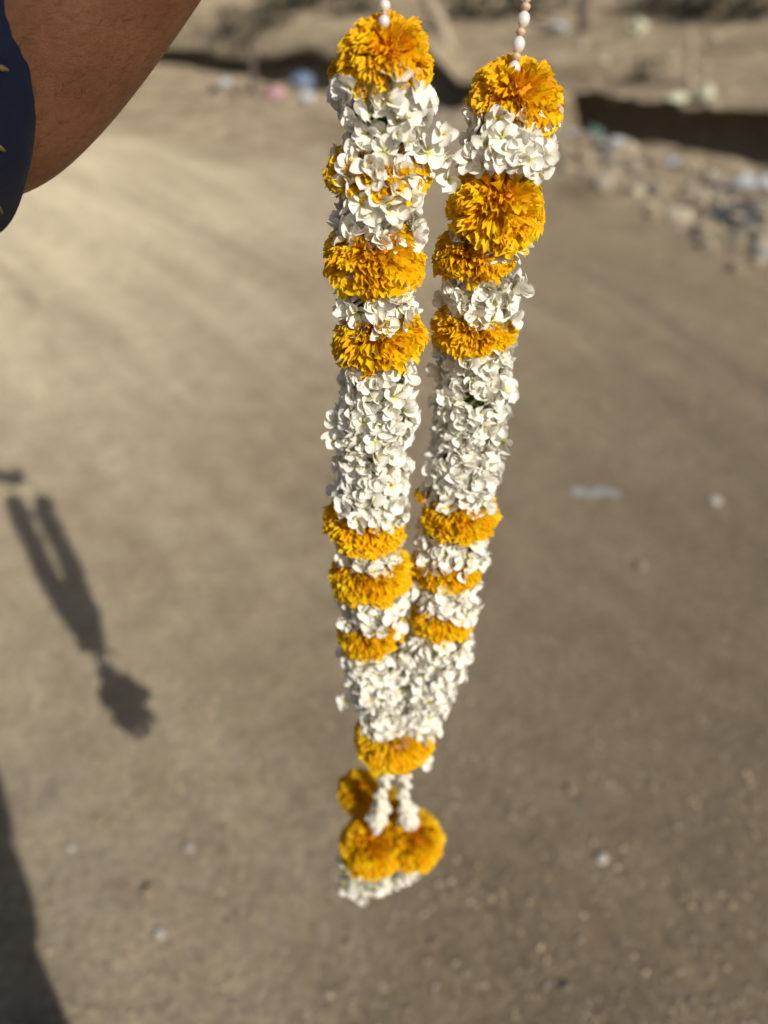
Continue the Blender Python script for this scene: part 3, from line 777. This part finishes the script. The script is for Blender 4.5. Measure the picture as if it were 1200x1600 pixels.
def build_person(name, label, feet, yaw, height_, arms, shirt_mat, trouser_mat, custom_sleeve=None):
    """arms: {side: (shoulder, elbow, wrist, grip)} in world space"""
    feet = Vector(feet); k = height_ / 1.68
    Rz = Matrix.Rotation(yaw, 3, 'Z')
    root = empty(name, feet); tag(root, label, 'person')
    Lc = lambda x, y, z: Rz @ (Vector((x, y, z)) * k)                 # body space -> local
    W = lambda p: Vector(p) - feet
    vs, es, rs = [], [], []
    sp = chain(vs, es, rs, None, [Lc(0, 0, .93), Lc(0, .0, 1.08), Lc(0, .01, 1.24), Lc(0, 0, 1.37)], [(.13, .105), (.125, .10), (.14, .11), (.10, .085)])
    chest = 3
    neck = chain(vs, es, rs, chest, [Lc(0, -.005, 1.43), Lc(0, .01, 1.49), Lc(0, .025, 1.545), Lc(0, .02, 1.60), Lc(0, .0, 1.645)], [.058, .052, (.066, .075), (.076, .092), (.06, .07)])
    headv = 7
    chain(vs, es, rs, 6, [Lc(0, .105, 1.565), Lc(0, .128, 1.555)], [.018, .010])            # nose
    for s in (-1, 1):
        chain(vs, es, rs, headv, [Lc(s * .075, .01, 1.575), Lc(s * .085, -.005, 1.58)], [.018, .016])     # ears
        chain(vs, es, rs, 0, [Lc(s * .09, 0, .86), Lc(s * .095, .01, .70), Lc(s * .10, .015, .48), Lc(s * .10, -.01, .30), Lc(s * .105, -.02, .09), Lc(s * .11, .05, .035), Lc(s * .115, .13, .025)],
              [.088, .078, .056, .052, .036, .035, .03])
    info = {}
    for side, (sh, el, wr, gr) in arms.items():
        sh, el, wr, gr = W(sh), W(el), W(wr), W(gr)
        e = chain(vs, es, rs, chest, [sh, sh.lerp(el, .4), sh.lerp(el, .8), el, el.lerp(wr, .14), el.lerp(wr, .32), el.lerp(wr, .55), el.lerp(wr, .8), wr, wr.lerp(gr, .45)],
                  [.060, .054, .052, .053, .056, .055, .048, .037, .029, (.040, .019)])
        d = (gr - wr).normalized(); pal = vs[e]
        fwd = Vector((0, 1, 0)); sidev = d.cross(fwd).normalized(); nrm = sidev.cross(d).normalized()
        for q, (o_, ln) in enumerate(((-.030, .070), (-.011, .079), (.009, .074), (.027, .058))):
            b = pal + sidev * o_ + d * .038
            chain(vs, es, rs, e, [b, b + d * ln * .36 + nrm * .010, b + d * ln * .46 + nrm * .034, b + d * ln * .14 + nrm * .047, b - d * ln * .08 + nrm * .036], [.0095, .009, .0085, .008, .0072])
        tb = wr.lerp(gr, .25) - sidev * .026
        chain(vs, es, rs, e, [tb, tb - sidev * .016 + d * .022 + nrm * .014, tb + d * .042 + nrm * .034 + sidev * .004], [.013, .0105, .009])
        info[side] = (sh, el, wr)
    body = link('body', skinned(vs, es, rs, 3), M_skin, root)
    # clothes
    vs, es, rs = [], [], []
    chain(vs, es, rs, None, [Lc(0, 0, .84), Lc(0, 0, .95), Lc(0, 0, 1.08), Lc(0, .01, 1.24), Lc(0, 0, 1.36), Lc(0, -.005, 1.425)], [(.185, .14), (.218, .15), (.226, .145), (.19, .13), (.125, .10), .066])
    for side, (sh, el, wr) in info.items():
        frac = .78 if side != custom_sleeve else .25
        chain(vs, es, rs, 4, [sh, sh.lerp(el, frac * .5), sh.lerp(el, frac)], [.082, .078, .076])
    shirt = link('shirt', skinned(vs, es, rs, 2), shirt_mat, root)
    vs, es, rs = [], [], []
    chain(vs, es, rs, None, [Lc(0, 0, .97), Lc(0, 0, .90)], [(.135, .112), (.138, .115)])
    for s in (-1, 1):
        chain(vs, es, rs, 1, [Lc(s * .095, 0, .80), Lc(s * .10, .01, .62), Lc(s * .102, .01, .45), Lc(s * .105, -.01, .25), Lc(s * .105, -.02, .06)], [.096, .085, .074, .068, .062])
    link('trousers', skinned(vs, es, rs, 2), trouser_mat, root)
    for s in (-1, 1):
        V, Fc = ellipsoid(16, 10)
        V = [Lc(s * .112 + x * .048, .06 + y * .135, .042 + (z * .05 if z > 0 else z * .042)) for x, y, z in V]
        link('shoe', mesh_data('shoe', V, Fc), M_shoe, root)
        V, Fc = ellipsoid(12, 8); V = [Lc(s * .031 + x * .012, .098 + y * .010, 1.592 + z * .010) for x, y, z in V]
        link('eye', mesh_data('eye', V, Fc), M_eye, root)
    V, Fc = ellipsoid(28, 18); keep = []
    V2 = [Lc(x * .098 * (1 + .04 * mnoise.noise(Vector((x * 6, y * 6, z * 6)))), -.012 + y * .112, 1.625 + z * .09) for x, y, z in V]
    Fk = [f for f in Fc if sum(V[i][2] - .9 * max(0, V[i][1]) for i in f) / len(f) > -.45]
    link('hair', mesh_data('hair', V2, Fk), M_hair, root)
    return root, body, shirt, info

# the person holding the garland up, standing left of the frame; only the right arm comes into view
SH = Vector((-0.505, 0.385, 1.415)); EL = unproj(-22, 200, .515); WR = Vector((-.064, .582, 1.580)); 
holder, hbody, hshirt, hinfo = build_person('person', 'person in a navy short sleeved shirt holding the garland up with a raised bare arm', (-.68, .385, 0), R(-8), 1.70,
    {'right': (SH, EL, WR, GRIP + Vector((-.012, 0, .004))), 'left': (Vector((-.87, .39, 1.41)), Vector((-.93, .37, 1.13)), Vector((-.90, .46, .89)), Vector((-.89, .49, .80)))},
    M_navy, M_dark, 'right')
hf = Vector((-.68, .385, 0))
# its right sleeve, loose to the elbow
hem = unproj(6, 98, .512)
def sleeve():
    vs, fs = [], []; n, ns = 30, 48
    axis = [SH + Vector((-.03, 0, .0))] + [SH.lerp(hem, q) for q in (.2, .4, .6, .75, .86, .93, .975, 1.0)]
    nrm_h = Vector((.76, .57, -.29)).normalized()
    rows = []
    for i, c in enumerate(axis):
        q = i / (len(axis) - 1)
        d = (hem - SH).normalized().lerp(nrm_h, smooth(.3, 1, q)).normalized()
        Fm = frame_z(d, (0, 0, 1)).to_3x3()
        ru = .080 + (.110 - .080) * q; rv = .078 - .004 * q
        if i == len(axis) - 3: ru *= 1.004; rv *= 1.004
        if i == len(axis) - 2: ru *= 1.016; rv *= 1.016
        for k in range(ns):
            a = 2 * math.pi * k / ns
            fold = 1 + .075 * q * math.sin(a * 3 + 1.2 + q * 2) * (.6 if q > .95 else 1) + .03 * mnoise.noise(Vector((math.cos(a) * 2, math.sin(a) * 2, q * 5)))
            vs.append(c + Fm @ Vector((math.cos(a) * ru * fold, math.sin(a) * rv * fold, 0)) - hf)
        rows.append(len(vs))
    # turned-in hem
    last = len(axis) - 1
    for (inset, back) in ((.0018, .0012), (.0042, -.001), (.005, -.028)):
        c = axis[-1]; d = nrm_h; Fm = frame_z(d, (0, 0, 1)).to_3x3()
        for k in range(ns):
            p0 = vs[last * ns + k] + hf; out = (p0 - c).normalized()
            vs.append(p0 - out * inset + d * back - hf)
    m = len(vs) // ns
    for i in range(m - 1):
        for k in range(ns):
            a = i * ns + k; b = i * ns + (k + 1) % ns; fs.append((a, b, b + ns, a + ns))
    return vs, fs
sv_, sf_ = sleeve()
slv = mesh_data('sleeve', sv_, sf_); sleeve_o = link('sleeve', slv, M_navy, hshirt)
# yellow stitches printed in thread on the sleeve near the hem
def on_sleeve(px, py):
    from mathutils.bvhtree import BVHTree
    bv = BVHTree.FromPolygons([v + hf for v in sv_], sf_); h = bv.ray_cast(CAM, ray(px, py).normalized()); return h[0], h[1]
for (x0, y0, x1, y1) in ((-6, 103, 13, 110), (-8, 226, 8, 236), (-6, 318, 4, 334)):
    a, na = on_sleeve(x0, y0); b, nb = on_sleeve(x1, y1)
    if a is None or b is None: continue
    mid = (a + b) / 2
    V, Fc = tube([a - hf, mid + (CAM - mid).normalized() * .001 - hf, b - hf], [.0012, .0017, .0008], 6)
    link('stitch', mesh_data('stitch', V, Fc), M_yellow, hshirt)
# fine dark hairs on the arm
hv, hfc = [], []; rh_ = random.Random(3)
bm_ = hbody.data; elL, wrL = EL - hf, WR - hf; armd = (wrL - elL).normalized()
cand = []
for p_ in bm_.polygons:
    c = p_.center; tq = (c - elL).dot(armd)
    if -.06 < tq < .22 and (c - elL - armd * tq).length < .09 and p_.normal.dot(CAM - hf - c) > -.02: cand.append((p_, p_.area))
areas = np.cumsum([a for _, a in cand])
for k in range(1800 if cand else 0):
    p_ = cand[int(np.searchsorted(areas, rh_.random() * areas[-1]))][0]
    vv = [bm_.vertices[i].co for i in p_.vertices]; w = [rh_.random() for _ in vv]; sw = sum(w); P = sum((v * q for v, q in zip(vv, w)), Vector()) / sw
    n = p_.normal; side = n.cross(armd).normalized()
    sw_ = mnoise.noise(P * 22); d = (armd * .8 + side * (sw_ * 1.2 - .2 + rh_.uniform(-.7, .7))).normalized(); L = rh_.uniform(.005, .014)
    p1 = P + d * L * .5 + n * L * .16; p2 = P + d * L + n * L * .12 + side * L * rh_.uniform(-.2, .2)
    wdt = n.cross(d).normalized() * .000058; o0 = len(hv)
    hv += [P - wdt, P + wdt, p1 - wdt * .8, p1 + wdt * .8, p2]; hfc += [(o0, o0 + 1, o0 + 3, o0 + 2), (o0 + 2, o0 + 3, o0 + 4)]
if hv:
    oh = link('arm_hair', mesh_data('arm_hair', hv, hfc, smooth_sh=False), M_armhair, holder); oh['kind'] = 'stuff'

# the person taking the picture, behind the lens: casts the shadow at the lower left
build_person('person', 'person in grey shirt and dark trousers whose shadow falls on the lower left dirt', (-.04, -.34, 0), 0, 1.66,
    {'right': (Vector((.13, -.34, 1.37)), Vector((.135, -.335, 1.09)), Vector((.06, -.155, 1.315)), Vector((.032, -.092, 1.395))),
     'left': (Vector((-.185, -.34, 1.37)), Vector((-.24, -.36, 1.09)), Vector((-.22, -.28, .85)), Vector((-.21, -.26, .76)))}, M_grey, M_dark)
bm = bmesh.new(); bmesh.ops.create_cube(bm, size=1)
for v in bm.verts: v.co = Vector((v.co.x * .072, v.co.y * .008, v.co.z * .148))
bmesh.ops.bevel(bm, geom=list(bm.edges), offset=.003, segments=2, affect='EDGES')
me = bpy.data.meshes.new('phone'); bm.to_mesh(me); bm.free(); me.materials.append(M_black)
ph = link('phone', me, None, None, (.018, -.012 , 1.455)); ph.rotation_euler = (-PITCH + R(0), 0, 0); ph.location = (.015, -.0385, 1.466)
tag(ph, 'black phone held up by the person taking the picture', 'phone')

# an unseen canopy, added behind them to keep the raised arm in shade
def added_parasol(c, rad, z0, rise):
    root = empty('added_parasol', (c[0], c[1], 0)); tag(root, 'orange canopy on a pole, added out of view to shade the raised arm', 'added_parasol')
    n = 8; vs = [(0, 0, z0 + rise)]; fs = []
    for ring in range(1, 6):
        q = ring / 5
        for k in range(n * 6):
            a = 2 * math.pi * k / (n * 6); sag = .03 * q * math.cos(a * n) 
            vs.append((rad * q * math.cos(a) * (1 + sag), rad * q * math.sin(a) * (1 + sag), z0 + rise * (1 - q ** 1.5)))
    m = n * 6
    for k in range(m): fs.append((0, 1 + k, 1 + (k + 1) % m))
    for ring in range(4):
        for k in range(m): a = 1 + ring * m + k; b = 1 + ring * m + (k + 1) % m; fs.append((a, a + m, b + m, b))
    link('canopy', mesh_data('canopy', vs, fs), M_canvas, root)
    link('pole', mesh_data('pole', *tube([(0, 0, 0), (0, 0, z0 + rise)], .02, 10)), M_pole, root)
    for k in range(n):
        a = 2 * math.pi * k / n
        link('rib', mesh_data('rib', *tube([(0, 0, z0 + rise - .02), (rad * .5 * math.cos(a), rad * .5 * math.sin(a), z0 + rise * .62 - .01), (rad * .98 * math.cos(a), rad * .98 * math.sin(a), z0 - .004)], .005, 5)), M_pole, root)
    link('base', mesh_data('base', *tube([(0, 0, 0), (0, 0, .08)], .22, 20)), M_stone[1], root)
DIRS = Vector((-.608, .794)); PRP = Vector((.794, .608))
pc = DIRS * -.88 + PRP * -.56
added_parasol((pc.x, pc.y), .84, 2.52, .3)
